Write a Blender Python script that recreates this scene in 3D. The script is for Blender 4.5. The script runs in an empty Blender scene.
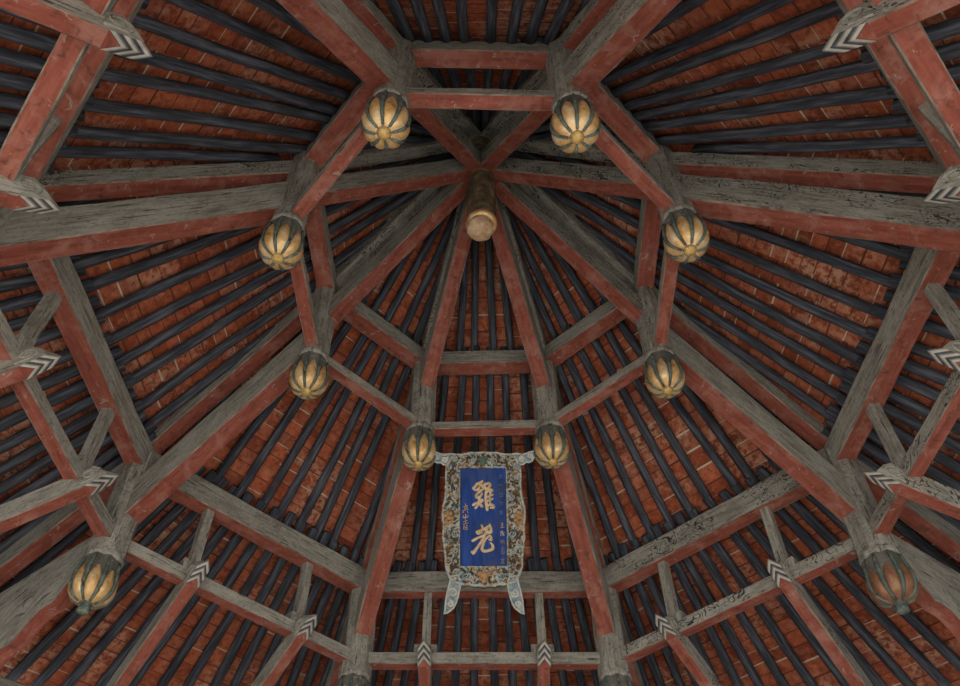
import bpy, bmesh, math, random
from mathutils import Vector, Matrix, noise as mnoise

random.seed(7)
S = 1.5            # metres per unit of the plan below (inner ring of posts has a radius of about one unit)
EYE = 1.6          # lens height above the floor
scene = bpy.context.scene
COL = scene.collection


def P(x, y, z):
    return Vector((S * x, S * y, S * z + EYE))


# ---------------------------------------------------------------- camera
cam_data = bpy.data.cameras.new('camera')
cam = bpy.data.objects.new('camera', cam_data)
COL.objects.link(cam)
CR = Vector((0.99963571, 0.02168545, 0.01606823))
CU = Vector((0.00445539, -0.71976397, 0.69420456))
CD = Vector((-0.02661947, 0.69388008, 0.71959839))
M = Matrix((CR, CU, -CD)).transposed().to_4x4()
M.translation = P(-0.02481362, -2.31191567, 0.0)
cam.matrix_world = M
cam_data.sensor_width = 36.0
cam_data.lens = 830.543 * 36.0 / 960.0
cam_data.shift_x = 23.98 / 960.0
cam_data.shift_y = 102.2 / 960.0
cam_data.clip_end = 200
scene.camera = cam

# ---------------------------------------------------------------- world and exposure
world = bpy.data.worlds.new('overcast sky')
scene.world = world
world.use_nodes = True
wn = world.node_tree
bg = wn.nodes['Background']
bg.inputs['Color'].default_value = (0.93, 0.97, 1.0, 1)
bg.inputs['Strength'].default_value = 1.3
sun_data = bpy.data.lights.new('sun', 'SUN')
sun_data.energy = 11.0
sun_data.angle = math.radians(1.5)
sun_data.color = (1.0, 0.985, 0.96)
sun = bpy.data.objects.new('sun', sun_data)
COL.objects.link(sun)
# low sun behind the photographer, shining through the open side on to the paving
sun.rotation_euler = Vector((0.10, 0.75, -0.75)).to_track_quat('-Z', 'Y').to_euler()
sun.location = (0, -12, 8)
scene.view_settings.view_transform = 'Standard'
scene.view_settings.look = 'None'
scene.view_settings.exposure = 0.82
scene.view_settings.gamma = 1.0
scene.view_settings.use_curve_mapping = False


# ---------------------------------------------------------------- materials
class NT:
    def __init__(self, name):
        self.m = bpy.data.materials.new(name)
        self.m.use_nodes = True
        self.t = self.m.node_tree
        self.b = self.t.nodes['Principled BSDF']

    def n(self, typ, **kw):
        nd = self.t.nodes.new(typ)
        for k, v in kw.items():
            setattr(nd, k, v)
        return nd

    def l(self, a, b):
        self.t.links.new(a, b)

    def math(self, op, a, b=None, c=None, clamp=False):
        nd = self.n('ShaderNodeMath', operation=op)
        nd.use_clamp = clamp
        for i, v in enumerate((a, b, c)):
            if v is None:
                continue
            if isinstance(v, (int, float)):
                nd.inputs[i].default_value = v
            else:
                self.l(v, nd.inputs[i])
        return nd.outputs[0]

    def ramp(self, fac, stops, interp='LINEAR'):
        nd = self.n('ShaderNodeValToRGB')
        cr = nd.color_ramp
        cr.interpolation = interp
        while len(cr.elements) < len(stops):
            cr.elements.new(0.5)
        for e, (p, c) in zip(cr.elements, stops):
            e.position = p
            e.color = (c, c, c, 1) if isinstance(c, (int, float)) else (*c, 1)
        self.l(fac, nd.inputs[0])
        return nd.outputs[0]

    def mix(self, fac, a, b, mode='MIX'):
        nd = self.n('ShaderNodeMix', data_type='RGBA', blend_type=mode)
        for sock, v in ((nd.inputs[0], fac), (nd.inputs[6], a), (nd.inputs[7], b)):
            if isinstance(v, (int, float)):
                sock.default_value = v
            elif isinstance(v, tuple):
                sock.default_value = (*v, 1)
            else:
                self.l(v, sock)
        return nd.outputs[2]

    def noise(self, vec, scale, detail=4, rough=0.55, dist=0.0):
        nd = self.n('ShaderNodeTexNoise')
        nd.inputs['Scale'].default_value = scale
        nd.inputs['Detail'].default_value = detail
        nd.inputs['Roughness'].default_value = rough
        nd.inputs['Distortion'].default_value = dist
        self.l(vec, nd.inputs['Vector'])
        return nd.outputs[0]

    def grain_uv(self, su, sv):
        """surface coordinates in metres (u along the timber), shifted per object"""
        uv = self.n('ShaderNodeUVMap').outputs[0]
        mp = self.n('ShaderNodeVectorMath', operation='MULTIPLY')
        self.l(uv, mp.inputs[0])
        mp.inputs[1].default_value = (su, sv, 1)
        oi = self.n('ShaderNodeObjectInfo').outputs['Random']
        cb = self.n('ShaderNodeCombineXYZ')
        self.l(self.math('MULTIPLY', oi, 37.0), cb.inputs[0])
        self.l(self.math('MULTIPLY', oi, 91.0), cb.inputs[2])
        ad = self.n('ShaderNodeVectorMath', operation='ADD')
        self.l(mp.outputs[0], ad.inputs[0])
        self.l(cb.outputs[0], ad.inputs[1])
        return ad.outputs[0]

    def finish(self, color, rough=0.8, bump=None, bstr=0.3, bdist=0.01, spec=0.25, metal=0.0):
        if isinstance(color, tuple):
            self.b.inputs['Base Color'].default_value = (*color, 1)
        else:
            self.l(color, self.b.inputs['Base Color'])
        if isinstance(rough, (int, float)):
            self.b.inputs['Roughness'].default_value = rough
        else:
            self.l(rough, self.b.inputs['Roughness'])
        self.b.inputs['Specular IOR Level'].default_value = spec
        if isinstance(metal, (int, float)):
            self.b.inputs['Metallic'].default_value = metal
        else:
            self.l(metal, self.b.inputs['Metallic'])
        if bump is not None:
            bp = self.n('ShaderNodeBump')
            bp.inputs['Strength'].default_value = bstr
            bp.inputs['Distance'].default_value = bdist
            self.l(bump, bp.inputs['Height'])
            self.l(bp.outputs[0], self.b.inputs['Normal'])
        return self.m


def red_paint(name, tint=1.0):
    k = NT(name)
    g = k.grain_uv(2.2, 18)
    iso = k.grain_uv(6, 6)
    f1 = k.noise(g, 1.6, 5, 0.6)
    f2 = k.noise(iso, 1.0, 5, 0.6, 0.4)
    f3 = k.noise(iso, 2.7, 6, 0.65, 0.8)
    c = k.ramp(f1, [(0.25, (0.17 * tint, 0.046, 0.031)), (0.5, (0.29 * tint, 0.082, 0.055)), (0.75, (0.38 * tint, 0.135, 0.098))])
    c = k.mix(k.ramp(f2, [(0.50, 0.0), (0.70, 0.65)]), c, (0.43, 0.22, 0.175))
    c = k.mix(k.ramp(f3, [(0.30, 0.85), (0.44, 0.0)]), c, (0.11, 0.045, 0.032))
    c = k.mix(k.ramp(f3, [(0.61, 0.0), (0.68, 0.75)]), c, (0.40, 0.34, 0.29))
    return k.finish(c, 0.75, f1, 0.25, 0.01)


def grey_wood(name, scroll=0.0, base=1.0, warm=0.0):
    k = NT(name)
    g = k.grain_uv(2.6, 26)
    g2 = k.grain_uv(4.5, 60)
    iso = k.grain_uv(4, 4)
    f1 = k.noise(g, 1.5, 6, 0.65)
    f2 = k.noise(iso, 1.0, 5, 0.6, 0.3)
    fc = k.noise(g2, 1.0, 3, 0.5)
    b = base
    c = k.ramp(f1, [(0.25, (0.14 * b, 0.134 * b, 0.112 * b)), (0.5, (0.34 * b, 0.33 * b, 0.285 * b)), (0.75, (0.50 * b, 0.49 * b, 0.43 * b))])
    c = k.mix(k.ramp(f2, [(0.5, 0.0), (0.7, 0.65)]), c, (0.52 * b + warm, 0.51 * b, 0.455 * b))
    c = k.mix(k.ramp(f2, [(0.26, 0.6), (0.42, 0.0)]), c, (0.12, 0.108, 0.082))
    c = k.mix(k.ramp(fc, [(0.31, 0.9), (0.39, 0.0)]), c, (0.035, 0.031, 0.025))
    fs = k.noise(iso, 9.0, 5, 0.7)
    c = k.mix(k.ramp(fs, [(0.32, 0.7), (0.45, 0.0)]), c, (0.07, 0.065, 0.055))
    c = k.mix(k.ramp(fs, [(0.58, 0.0), (0.70, 0.5)]), c, (0.60, 0.59, 0.54))
    if scroll > 0:
        s1 = k.grain_uv(7.0, 8.0)
        n1 = k.noise(s1, 1.0, 1.5, 0.5, 1.6)
        d = k.math('ABSOLUTE', k.math('SUBTRACT', n1, 0.5))
        n1b = k.math('ABSOLUTE', k.math('SUBTRACT', k.math('FRACT', k.math('MULTIPLY', n1, 7.0)), 0.5))
        line = k.math('MAXIMUM', k.ramp(d, [(0.010, 1.0), (0.026, 0.0)]), k.ramp(n1b, [(0.08, 0.9), (0.15, 0.0)]))
        msk = k.ramp(k.noise(k.grain_uv(3.2, 5.5), 1.0, 1.0, 0.4), [(0.45, 0.0), (0.50, 1.0)])
        worn = k.ramp(k.noise(iso, 3.0, 4, 0.6), [(0.32, 0.35), (0.5, 1.0)])
        fac = k.math('MULTIPLY', k.math('MULTIPLY', line, msk), k.math('MULTIPLY', worn, scroll))
        c = k.mix(fac, c, (0.02, 0.02, 0.02))
    return k.finish(c, 0.85, f1, 0.35, 0.01)


def edge_paint():
    k = NT('worn pale edge')
    f = k.noise(k.grain_uv(9, 20), 1.0, 4)
    return k.finish(k.ramp(f, [(0.35, (0.13, 0.10, 0.08)), (0.6, (0.34, 0.27, 0.22))]), 0.85)


def rafter_wood():
    k = NT('blue black rafter paint')
    g = k.grain_uv(2.4, 30)
    iso = k.grain_uv(6, 6)
    f1 = k.noise(g, 1.4, 5, 0.6)
    f2 = k.noise(iso, 0.9, 4, 0.6)
    c = k.ramp(f1, [(0.30, (0.017, 0.019, 0.026)), (0.48, (0.050, 0.056, 0.075)), (0.70, (0.15, 0.162, 0.198))])
    c = k.mix(k.ramp(f2, [(0.66, 0.0), (0.78, 0.7)]), c, (0.15, 0.055, 0.04))
    oi = k.n('ShaderNodeObjectInfo').outputs['Random']
    c = k.mix(k.math('MULTIPLY', oi, 0.45), c, k.mix(0.5, c, (0.06, 0.056, 0.052)))
    return k.finish(c, 0.7, f1, 0.6, 0.012, 0.22)


def tile_red():
    k = NT('red roof lining tiles')
    uv = k.n('ShaderNodeUVMap').outputs[0]
    sp = k.n('ShaderNodeSeparateXYZ')
    k.l(uv, sp.inputs[0])
    col = k.math('FLOOR', sp.outputs[0])
    wc = k.n('ShaderNodeTexWhiteNoise', noise_dimensions='1D')
    k.l(col, wc.inputs['W'])
    vv = k.math('ADD', k.math('ADD', k.math('MULTIPLY', sp.outputs[1], 7.4), k.math('MULTIPLY', k.math('SINE', k.math('ADD', k.math('MULTIPLY', sp.outputs[1], 3.3), k.math('MULTIPLY', col, 5.1))), 0.45)), k.math('MULTIPLY', wc.outputs[0], 3.0))
    row = k.math('FLOOR', vv)
    fr = k.math('FRACT', vv)
    cb = k.n('ShaderNodeCombineXYZ')
    k.l(col, cb.inputs[0])
    k.l(row, cb.inputs[1])
    w2 = k.n('ShaderNodeTexWhiteNoise', noise_dimensions='2D')
    k.l(cb.outputs[0], w2.inputs['Vector'])
    geo = k.n('ShaderNodeTexCoord').outputs['Object']
    n1 = k.noise(geo, 2.2, 4, 0.55)
    n2 = k.noise(geo, 8.0, 6, 0.7, 0.6)
    n3 = k.noise(geo, 22.0, 4, 0.65, 0.3)
    c = k.ramp(w2.outputs[0], [(0.0, (0.25, 0.058, 0.026)), (0.35, (0.40, 0.096, 0.041)), (0.7, (0.50, 0.135, 0.063)), (1.0, (0.36, 0.115, 0.066))])
    c = k.mix(k.ramp(n2, [(0.53, 0.0), (0.74, 0.75)]), c, (0.46, 0.19, 0.11))
    c = k.mix(k.ramp(n2, [(0.27, 0.8), (0.44, 0.0)]), c, (0.10, 0.032, 0.02))
    sepc = k.n('ShaderNodeSeparateColor')
    k.l(w2.outputs['Color'], sepc.inputs[0])
    c = k.mix(k.ramp(n3, [(0.36, 0.6), (0.50, 0.0)]), c, (0.13, 0.038, 0.022))
    c = k.mix(k.ramp(n3, [(0.54, 0.0), (0.68, 0.55)]), c, (0.52, 0.22, 0.13))
    # pale lime bloom on some tiles, in drifts
    bloom = k.math('MULTIPLY', k.ramp(n1, [(0.49, 0.0), (0.64, 1.0)]), k.ramp(n3, [(0.42, 0.0), (0.58, 1.0)]))
    c = k.mix(k.math('MULTIPLY', bloom, 0.75), c, (0.60, 0.36, 0.25))
    # joints: dark gap, now and then filled with pale mortar
    jw = k.math('MULTIPLY', sepc.outputs[2], 0.07)
    joint = k.ramp(k.math('SUBTRACT', fr, jw), [(0.0, 1.0), (0.02, 1.0), (0.05, 0.0)])
    pale = k.math('GREATER_THAN', sepc.outputs[1], 0.68)
    jc = k.mix(k.math('MULTIPLY', pale, k.ramp(n2, [(0.3, 0.3), (0.5, 1.0)])), (0.15, 0.042, 0.025), (0.66, 0.56, 0.44))
    c = k.mix(joint, c, jc)
    hgt = k.math('ADD', k.math('MULTIPLY', w2.outputs[0], 0.5), k.math('SUBTRACT', k.math('MULTIPLY', n2, 0.3), joint))
    return k.finish(c, 0.85, hgt, 0.35, 0.012)


def gold(name, dull=0.0):
    k = NT(name)
    co = k.n('ShaderNodeTexCoord').outputs['Object']
    n1 = k.noise(co, 16, 5, 0.6)
    n2 = k.noise(co, 45, 4, 0.6)
    if dull > 0.5:
        c = k.ramp(n1, [(0.3, (0.16, 0.085, 0.045)), (0.5, (0.30, 0.14, 0.075)), (0.7, (0.40, 0.22, 0.12))])
        m = 0.15
        r = 0.5
    else:
        c = k.ramp(n1, [(0.28, (0.36, 0.16, 0.06)), (0.43, (0.72, 0.43, 0.16)), (0.58, (0.86, 0.60, 0.30)), (0.70, (0.88, 0.78, 0.60))])
        m = 0.3
        r = k.ramp(n1, [(0.3, 0.55), (0.7, 0.33)])
    c = k.mix(k.ramp(n2, [(0.62, 0.0), (0.72, 0.6)]), c, (0.10, 0.085, 0.06))
    return k.finish(c, r, n1, 0.25, 0.01, 0.5, m)


def teal():
    k = NT('faded teal rib paint')
    co = k.n('ShaderNodeTexCoord').outputs['Object']
    f = k.noise(co, 22, 5, 0.6)
    return k.finish(k.ramp(f, [(0.3, (0.05, 0.07, 0.062)), (0.5, (0.12, 0.165, 0.145)), (0.72, (0.25, 0.28, 0.24))]), 0.8, f, 0.3, 0.005)


def stripes():
    k = NT('black and white chevron paint')
    uv = k.n('ShaderNodeUVMap').outputs[0]
    sp = k.n('ShaderNodeSeparateXYZ')
    k.l(uv, sp.inputs[0])
    w = k.math('FRACT', sp.outputs[1])
    co = k.n('ShaderNodeTexCoord').outputs['Object']
    f = k.noise(co, 14, 4, 0.6)
    dark = k.ramp(f, [(0.3, (0.03, 0.035, 0.045)), (0.7, (0.10, 0.11, 0.13))])
    pale = k.ramp(f, [(0.3, (0.36, 0.34, 0.29)), (0.7, (0.60, 0.58, 0.52))])
    mid = k.ramp(f, [(0.3, (0.16, 0.155, 0.13)), (0.7, (0.28, 0.27, 0.23))])
    c = k.mix(k.ramp(w, [(0.0, 1.0), (0.38, 1.0), (0.42, 0.0)]), pale, dark)
    c = k.mix(k.ramp(w, [(0.78, 0.0), (0.82, 1.0)]), c, mid)
    return k.finish(c, 0.8, f, 0.2, 0.005)


def carving(name, relief):
    k = NT(name)
    co = k.n('ShaderNodeTexCoord').outputs['Object']
    n1 = k.noise(co, 17, 3, 0.5, 1.2)
    n2 = k.noise(co, 40, 4, 0.6, 0.8)
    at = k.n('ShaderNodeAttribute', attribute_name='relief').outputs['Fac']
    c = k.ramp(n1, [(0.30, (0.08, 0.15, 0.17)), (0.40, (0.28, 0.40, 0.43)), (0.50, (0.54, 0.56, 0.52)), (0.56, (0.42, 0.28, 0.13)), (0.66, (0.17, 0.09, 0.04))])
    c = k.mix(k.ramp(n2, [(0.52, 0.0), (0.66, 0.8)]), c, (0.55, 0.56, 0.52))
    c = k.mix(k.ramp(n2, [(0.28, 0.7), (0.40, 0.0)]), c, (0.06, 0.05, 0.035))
    c = c if not relief else k.mix(k.ramp(at, [(0.15, 0.95), (0.55, 0.0)]), c, (0.055, 0.042, 0.028))  # shade of the recesses put into the colour: low relief goes dark brown
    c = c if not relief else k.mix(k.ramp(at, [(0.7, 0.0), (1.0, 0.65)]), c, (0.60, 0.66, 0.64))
    return k.finish(c, 0.8, n2, 0.5, 0.006)


def plain(name, stops, scale=12, rough=0.8, metal=0.0, spec=0.3):
    k = NT(name)
    co = k.n('ShaderNodeTexCoord').outputs['Object']
    f = k.noise(co, scale, 5, 0.6)
    return k.finish(k.ramp(f, stops), rough, f, 0.25, 0.006, spec, metal)


def blue_board():
    k = NT('blue lacquer board')
    co = k.n('ShaderNodeTexCoord').outputs['Object']
    mp = k.n('ShaderNodeVectorMath', operation='MULTIPLY')
    k.l(co, mp.inputs[0])
    mp.inputs[1].default_value = (30, 4, 4)
    f = k.noise(mp.outputs[0], 1.0, 5, 0.6)
    f2 = k.noise(co, 4.5, 3, 0.55)
    c = k.ramp(f, [(0.25, (0.010, 0.026, 0.11)), (0.5, (0.012, 0.055, 0.26)), (0.78, (0.03, 0.10, 0.40))])
    c = k.mix(k.ramp(f2, [(0.54, 0.0), (0.72, 0.6)]), c, (0.075, 0.08, 0.11))
    return k.finish(c, 0.6, f, 0.2, 0.004)


RED = red_paint('worn red paint')
GREY = grey_wood('weathered grey paint')
GREYS = grey_wood('grey paint with black scrolls', 0.95)
POSTM = grey_wood('weathered grey post', 0.35, 0.95)
BUDM = grey_wood('dark grey bud carving', 0.0, 0.5)
EDGE = edge_paint()
RAFT = rafter_wood()
TILE = tile_red()
GOLD = gold('gilt petals')
DULL = gold('dulled copper petals', 1.0)
TEAL = teal()
STRIPE = stripes()
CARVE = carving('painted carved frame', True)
CURL = carving('painted carved curls', False)
BLUE = blue_board()
ROSE = plain('gilt rosette', [(0.3, (0.38, 0.22, 0.06)), (0.6, (0.80, 0.58, 0.22))], 30, 0.5, 0.4)
CREAM = plain('cream gilt lettering', [(0.3, (0.55, 0.36, 0.18)), (0.55, (0.80, 0.62, 0.38)), (0.8, (0.85, 0.74, 0.52))], 25, 0.6)
PALE = plain('faded lettering', [(0.3, (0.10, 0.15, 0.24)), (0.7, (0.26, 0.31, 0.38))], 25, 0.8)
OCHRE = plain('ochre lettering', [(0.3, (0.30, 0.20, 0.12)), (0.7, (0.52, 0.40, 0.26))], 25, 0.8)
FLOWER = plain('ochre and rose carving paint', [(0.3, (0.24, 0.12, 0.05)), (0.5, (0.50, 0.30, 0.13)), (0.7, (0.55, 0.34, 0.26))], 30, 0.8)
JADE = plain('green carving paint', [(0.3, (0.06, 0.10, 0.08)), (0.6, (0.16, 0.25, 0.19)), (0.8, (0.36, 0.36, 0.28))], 30, 0.8)
SKYC = plain('blue grey carving paint', [(0.3, (0.10, 0.15, 0.17)), (0.5, (0.24, 0.34, 0.38)), (0.7, (0.44, 0.48, 0.46))], 26, 0.8)
PALEC = plain('chalky pale carving paint', [(0.3, (0.36, 0.38, 0.36)), (0.55, (0.62, 0.63, 0.58)), (0.75, (0.50, 0.36, 0.20))], 18, 0.8)
DARKWOOD = plain('dark stained king post wood', [(0.3, (0.06, 0.046, 0.028)), (0.5, (0.17, 0.135, 0.085)), (0.68, (0.42, 0.31, 0.15))], 9, 0.75)
BONE = plain('broken pale plaster', [(0.3, (0.36, 0.19, 0.10)), (0.5, (0.62, 0.42, 0.26)), (0.7, (0.78, 0.62, 0.44))], 14, 0.7)
STONE = plain('pale stone paving', [(0.3, (0.22, 0.21, 0.19)), (0.7, (0.34, 0.32, 0.29))], 2, 0.85)


# ---------------------------------------------------------------- mesh helpers
def link(name, bm, mats, parent=None, smooth=False):
    me = bpy.data.meshes.new(name)
    bmesh.ops.recalc_face_normals(bm, faces=bm.faces)
    bm.to_mesh(me)
    bm.free()
    for m in (mats if isinstance(mats, (list, tuple)) else [mats]):
        me.materials.append(m)
    if smooth:
        for p in me.polygons:
            p.use_smooth = True
    o = bpy.data.objects.new(name, me)
    COL.objects.link(o)
    if parent is not None:
        o.parent = parent
    return o


def tag(o, label, cat, group=None):
    o['label'] = label
    o['category'] = cat
    o['kind'] = 'thing'
    if group:
        o['group'] = group
    return o


def empty(name, loc):
    e = bpy.data.objects.new(name, None)
    e.location = loc
    e.empty_display_size = 0.1
    COL.objects.link(e)
    return e


def new_bm():
    bm = bmesh.new()
    bm.loops.layers.uv.new('UVMap')
    return bm


def loft(bm, rings, mat_of=None, closed=True, caps=True, us=None, vs=None):
    """rings: lists of points; faces between successive rings, uv = metres along / around"""
    uvl = bm.loops.layers.uv.active
    n = len(rings[0])
    vr = [[bm.verts.new(p) for p in r] for r in rings]
    if us is None:
        us = [0.0]
        for a, b in zip(rings, rings[1:]):
            ca = sum(a, Vector()) / n
            cb = sum(b, Vector()) / n
            us.append(us[-1] + (cb - ca).length)
    if vs is None:
        vs = [0.0]
        for j in range(n):
            vs.append(vs[-1] + (rings[0][(j + 1) % n] - rings[0][j]).length)
    for i in range(len(rings) - 1):
        for j in range(n if closed else n - 1):
            k = (j + 1) % n
            f = bm.faces.new((vr[i][j], vr[i][k], vr[i + 1][k], vr[i + 1][j]))
            if mat_of:
                f.material_index = mat_of(i, j)
            for lp, uv in zip(f.loops, ((us[i], vs[j]), (us[i], vs[j + 1]), (us[i + 1], vs[j + 1]), (us[i + 1], vs[j]))):
                lp[uvl].uv = uv
    if caps and closed:
        for r in (vr[0], vr[-1]):
            f = bm.faces.new(r)
            if mat_of:
                f.material_index = mat_of(-1, 0)
            for lp in f.loops:
                lp[uvl].uv = (lp.vert.co.x * 0.3, lp.vert.co.z)
    return vr


def frame_axes(p0, p1):
    ax = (p1 - p0).normalized()
    side = ax.cross(Vector((0, 0, 1)))
    if side.length < 1e-4:
        side = Vector((1, 0, 0))
    side.normalize()
    up = side.cross(ax).normalized()
    return ax, side, up


def beam_bm(p0, p1, w, h, ch=0.007, seg=14, wob=0.004, sag=0.0, seed=0):
    """timber whose bottom centre line runs p0 -> p1 (world points). slots: 0 sides and top, 1 underside, 2 worn edge, 3 ends"""
    bm = new_bm()
    ax, sd, up = frame_axes(p0, p1)
    rings = []
    L = (p1 - p0).length
    hd = Vector((ax.x, ax.y, 0)).normalized()
    shear = up.dot(hd) / ax.dot(hd)          # ends cut plumb
    for i in range(seg + 1):
        t = i / seg
        c = p0.lerp(p1, t) + Vector((0, 0, -sag * 4 * t * (1 - t)))
        a, b = w / 2, h
        ws = [wob * mnoise.noise(Vector((t * L * 2.2 + seed * 3.1, q * 7.3, seed * 1.7))) for q in range(8)]
        pr = [(-a + ch, 0), (a - ch, 0), (a, ch), (a, b - ch), (a - ch, b), (-a + ch, b), (-a, b - ch), (-a, ch)]
        rings.append([c + sd * (x + ws[q]) + up * (y + ws[(q + 3) % 8]) - ax * (y * shear) for q, (x, y) in enumerate(pr)])
    loft(bm, rings, lambda i, j: 3 if i < 0 else (1 if j == 0 else (2 if j in (1, 7) else 0)))
    return bm


def beam(name, p0, p1, w, h, side=None, parent=None, **kw):
    side = side or GREY
    return link(name, beam_bm(p0, p1, w * S, h * S, **kw), [side, RED, EDGE, GREY], parent)


def pole_bm(p0, p1, r0, r1, n=8, seg=6, wob=0.006, seed=0):
    bm = new_bm()
    ax, sd, up = frame_axes(p0, p1)
    rings = []
    L = (p1 - p0).length
    for i in range(seg + 1):
        t = i / seg
        r = r0 + (r1 - r0) * t
        c = p0.lerp(p1, t)
        c = c + sd * wob * mnoise.noise(Vector((t * L * 1.3, seed * 2.7, 0.3))) + up * wob * mnoise.noise(Vector((t * L * 1.3, seed * 1.9, 5.3)))
        rings.append([c + (sd * math.cos(a) + up * math.sin(a)) * r for a in [2 * math.pi * (q + 0.5) / n for q in range(n)]])
    loft(bm, rings)
    return bm


def tube(bm, pts, rads, n=7):
    """round tube through points (adds to bm)"""
    rings = []
    for i, p in enumerate(pts):
        a = pts[max(i - 1, 0)]
        b = pts[min(i + 1, len(pts) - 1)]
        ax = (b - a).normalized()
        ref = Vector((0, 0, 1)) if abs(ax.z) < 0.9 else Vector((0, 1, 0))
        sd = ax.cross(ref).normalized()
        up = sd.cross(ax)
        r = rads[i] if isinstance(rads, (list, tuple)) else rads
        rings.append([p + (sd * math.cos(q) + up * math.sin(q)) * r for q in [2 * math.pi * j / n for j in range(n)]])
    loft(bm, rings)


# ---------------------------------------------------------------- plan of the frame
NAMES = ['BL', 'LL', 'L', 'UL', 'UR', 'R', 'RL', 'BR']        # clockwise as one looks up, starting beside the plaque
INNER = {'BL': (-0.354, 0.924), 'LL': (-0.894, 0.395), 'L': (-0.907, -0.375), 'UL': (-0.390, -0.933),
         'UR': (0.370, -0.904), 'R': (0.900, -0.394), 'RL': (0.928, 0.404), 'BR': (0.383, 0.910)}
OUTER = {'BL': (-0.716, 1.800), 'LL': (-1.785, 0.748), 'L': (-1.845, -0.79), 'UL': (-0.829, -1.900),
         'UR': (0.797, -1.900), 'R': (1.878, -0.776), 'RL': (1.810, 0.738), 'BR': (0.722, 1.795)}
EAVE_R = 3.35
BLOCKER_LOW = 1.7
Z_IPB, Z_IPT = 4.03, 4.15      # inner purlin bottom / top
Z_OPB, Z_OPT = 2.965, 3.115
Z_EAVE = 3.12 - 0.72 * (EAVE_R * 0.924 - 1.80)
APEX_Z = 5.22


def v2(d, k):
    return Vector((d[k][0], d[k][1], 0))


def eave(k):
    v = v2(OUTER, k).normalized()
    return v * EAVE_R


WHERE = {'BL': 'first clockwise from the plaque', 'LL': 'second clockwise from the plaque', 'L': 'third clockwise from the plaque',
         'UL': 'fourth clockwise from the plaque', 'UR': 'fourth anticlockwise from the plaque', 'R': 'third anticlockwise from the plaque',
         'RL': 'second anticlockwise from the plaque', 'BR': 'first anticlockwise from the plaque'}
BAYS = [('BR', 'BL', 'bay behind the plaque', 90), ('BL', 'LL', 'first bay clockwise from the plaque', 135), ('LL', 'L', 'second bay clockwise from the plaque', 180),
        ('L', 'UL', 'third bay clockwise from the plaque', 225), ('UL', 'UR', 'bay facing the plaque', 270), ('UR', 'R', 'third bay anticlockwise from the plaque', 315),
        ('R', 'RL', 'second bay anticlockwise from the plaque', 0), ('RL', 'BR', 'first bay anticlockwise from the plaque', 45)]
ORD = ['first', 'second', 'third', 'fourth', 'fifth', 'sixth', 'seventh', 'eighth', 'ninth', 'tenth', 'eleventh', 'twelfth', 'thirteenth', 'fourteenth', 'fifteenth', 'sixteenth', 'seventeenth', 'eighteenth']

# ---------------------------------------------------------------- floor
bm = new_bm()
R0 = 5.2
rim = [Vector((R0 * math.cos(a), R0 * math.sin(a), 0)) for a in [2 * math.pi * (q + 0.5) / 8 for q in range(8)]]
loft(bm, [[p - Vector((0, 0, 0.3)) for p in rim], rim])
fl = link('floor', bm, STONE)
fl['kind'] = 'structure'
bm = new_bm()
rim = [Vector((26 * math.cos(a), 26 * math.sin(a), 0)) for a in [2 * math.pi * q / 48 for q in range(48)]]
loft(bm, [[p - Vector((0, 0, 0.35)) for p in rim], [p - Vector((0, 0, 0.30)) for p in rim]])
gr = link('ground', bm, STONE)
gr['kind'] = 'structure'

# ---------------------------------------------------------------- roof lining (tiles laid on the rafters)
LIFT = 0.119
bm = new_bm()
uvl = bm.loops.layers.uv.active
ucol = 0


def lining(pA, pB, pC, pD, ncol, v0, nu=10, nv=8, uf=None):
    """pA,pB upper edge, pC,pD lower edge; ncol tile columns between them"""
    global ucol
    L = ((pC + pD) / 2 - (pA + pB) / 2).length
    g = []
    for i in range(nv + 1):
        row = []
        for j in range(nu + 1):
            row.append(bm.verts.new(pA.lerp(pB, j / nu).lerp(pD.lerp(pC, j / nu), i / nv)))
        g.append(row)
    for i in range(nv):
        for j in range(nu):
            f = bm.faces.new((g[i][j], g[i][j + 1], g[i + 1][j + 1], g[i + 1][j]))
            for lp, (a, b) in zip(f.loops, ((i, j), (i, j + 1), (i + 1, j + 1), (i + 1, j))):
                lp[uvl].uv = (ucol + ncol * (uf(b / nu, a / nv) if uf else b / nu), v0 + L * a / nv)
    ucol += ncol + 3


N_IN, N_MID, N_OUT = 6, 10, 18
SPREAD = 1.3       # the middle rafters run nearly parallel, the outer ones dying into the hips


def mid_u(t, s):
    w = 0.48
    return 0.5 + (t - 0.5) * (w * (1 - s) + s) / (SPREAD * w * (1 - s) + s)


def out_t(x):
    return 0.5 + 0.5 * math.copysign(abs(2 * x - 1) ** 0.92, x - 0.5)


def out_u(t, s):
    x = 0.5 + 0.5 * math.copysign(abs(2 * t - 1) ** (1 / 0.92), t - 0.5)
    return x + 0.5 / 18
for a, b, _w, _k in BAYS:
    A, B = v2(INNER, a), v2(INNER, b)
    A2, B2 = v2(OUTER, a), v2(OUTER, b)
    A3, B3 = eave(a), eave(b)
    up = lambda v, z: P(v.x, v.y, z + LIFT)
    lining(up(A * 0.001, APEX_Z + .02), up(B * 0.001, APEX_Z + .02), up(B, Z_IPT), up(A, Z_IPT), N_IN + 1, 0.3, 6, 6)
    lining(up(A, Z_IPT), up(B, Z_IPT), up(B2, Z_OPT), up(A2, Z_OPT), N_MID + 1, 3.1, 14, 10, mid_u)
    lining(up(A2, Z_OPT), up(B2, Z_OPT), up(B3, Z_EAVE), up(A3, Z_EAVE), N_OUT, 7.7, 14, 8, out_u)
ce = link('ceiling', bm, TILE)
sol = ce.modifiers.new('thickness', 'SOLIDIFY')
sol.thickness = 0.05
sol.offset = 1 if ce.data.polygons[0].normal.z > 0 else -1
ce['kind'] = 'structure'

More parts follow.
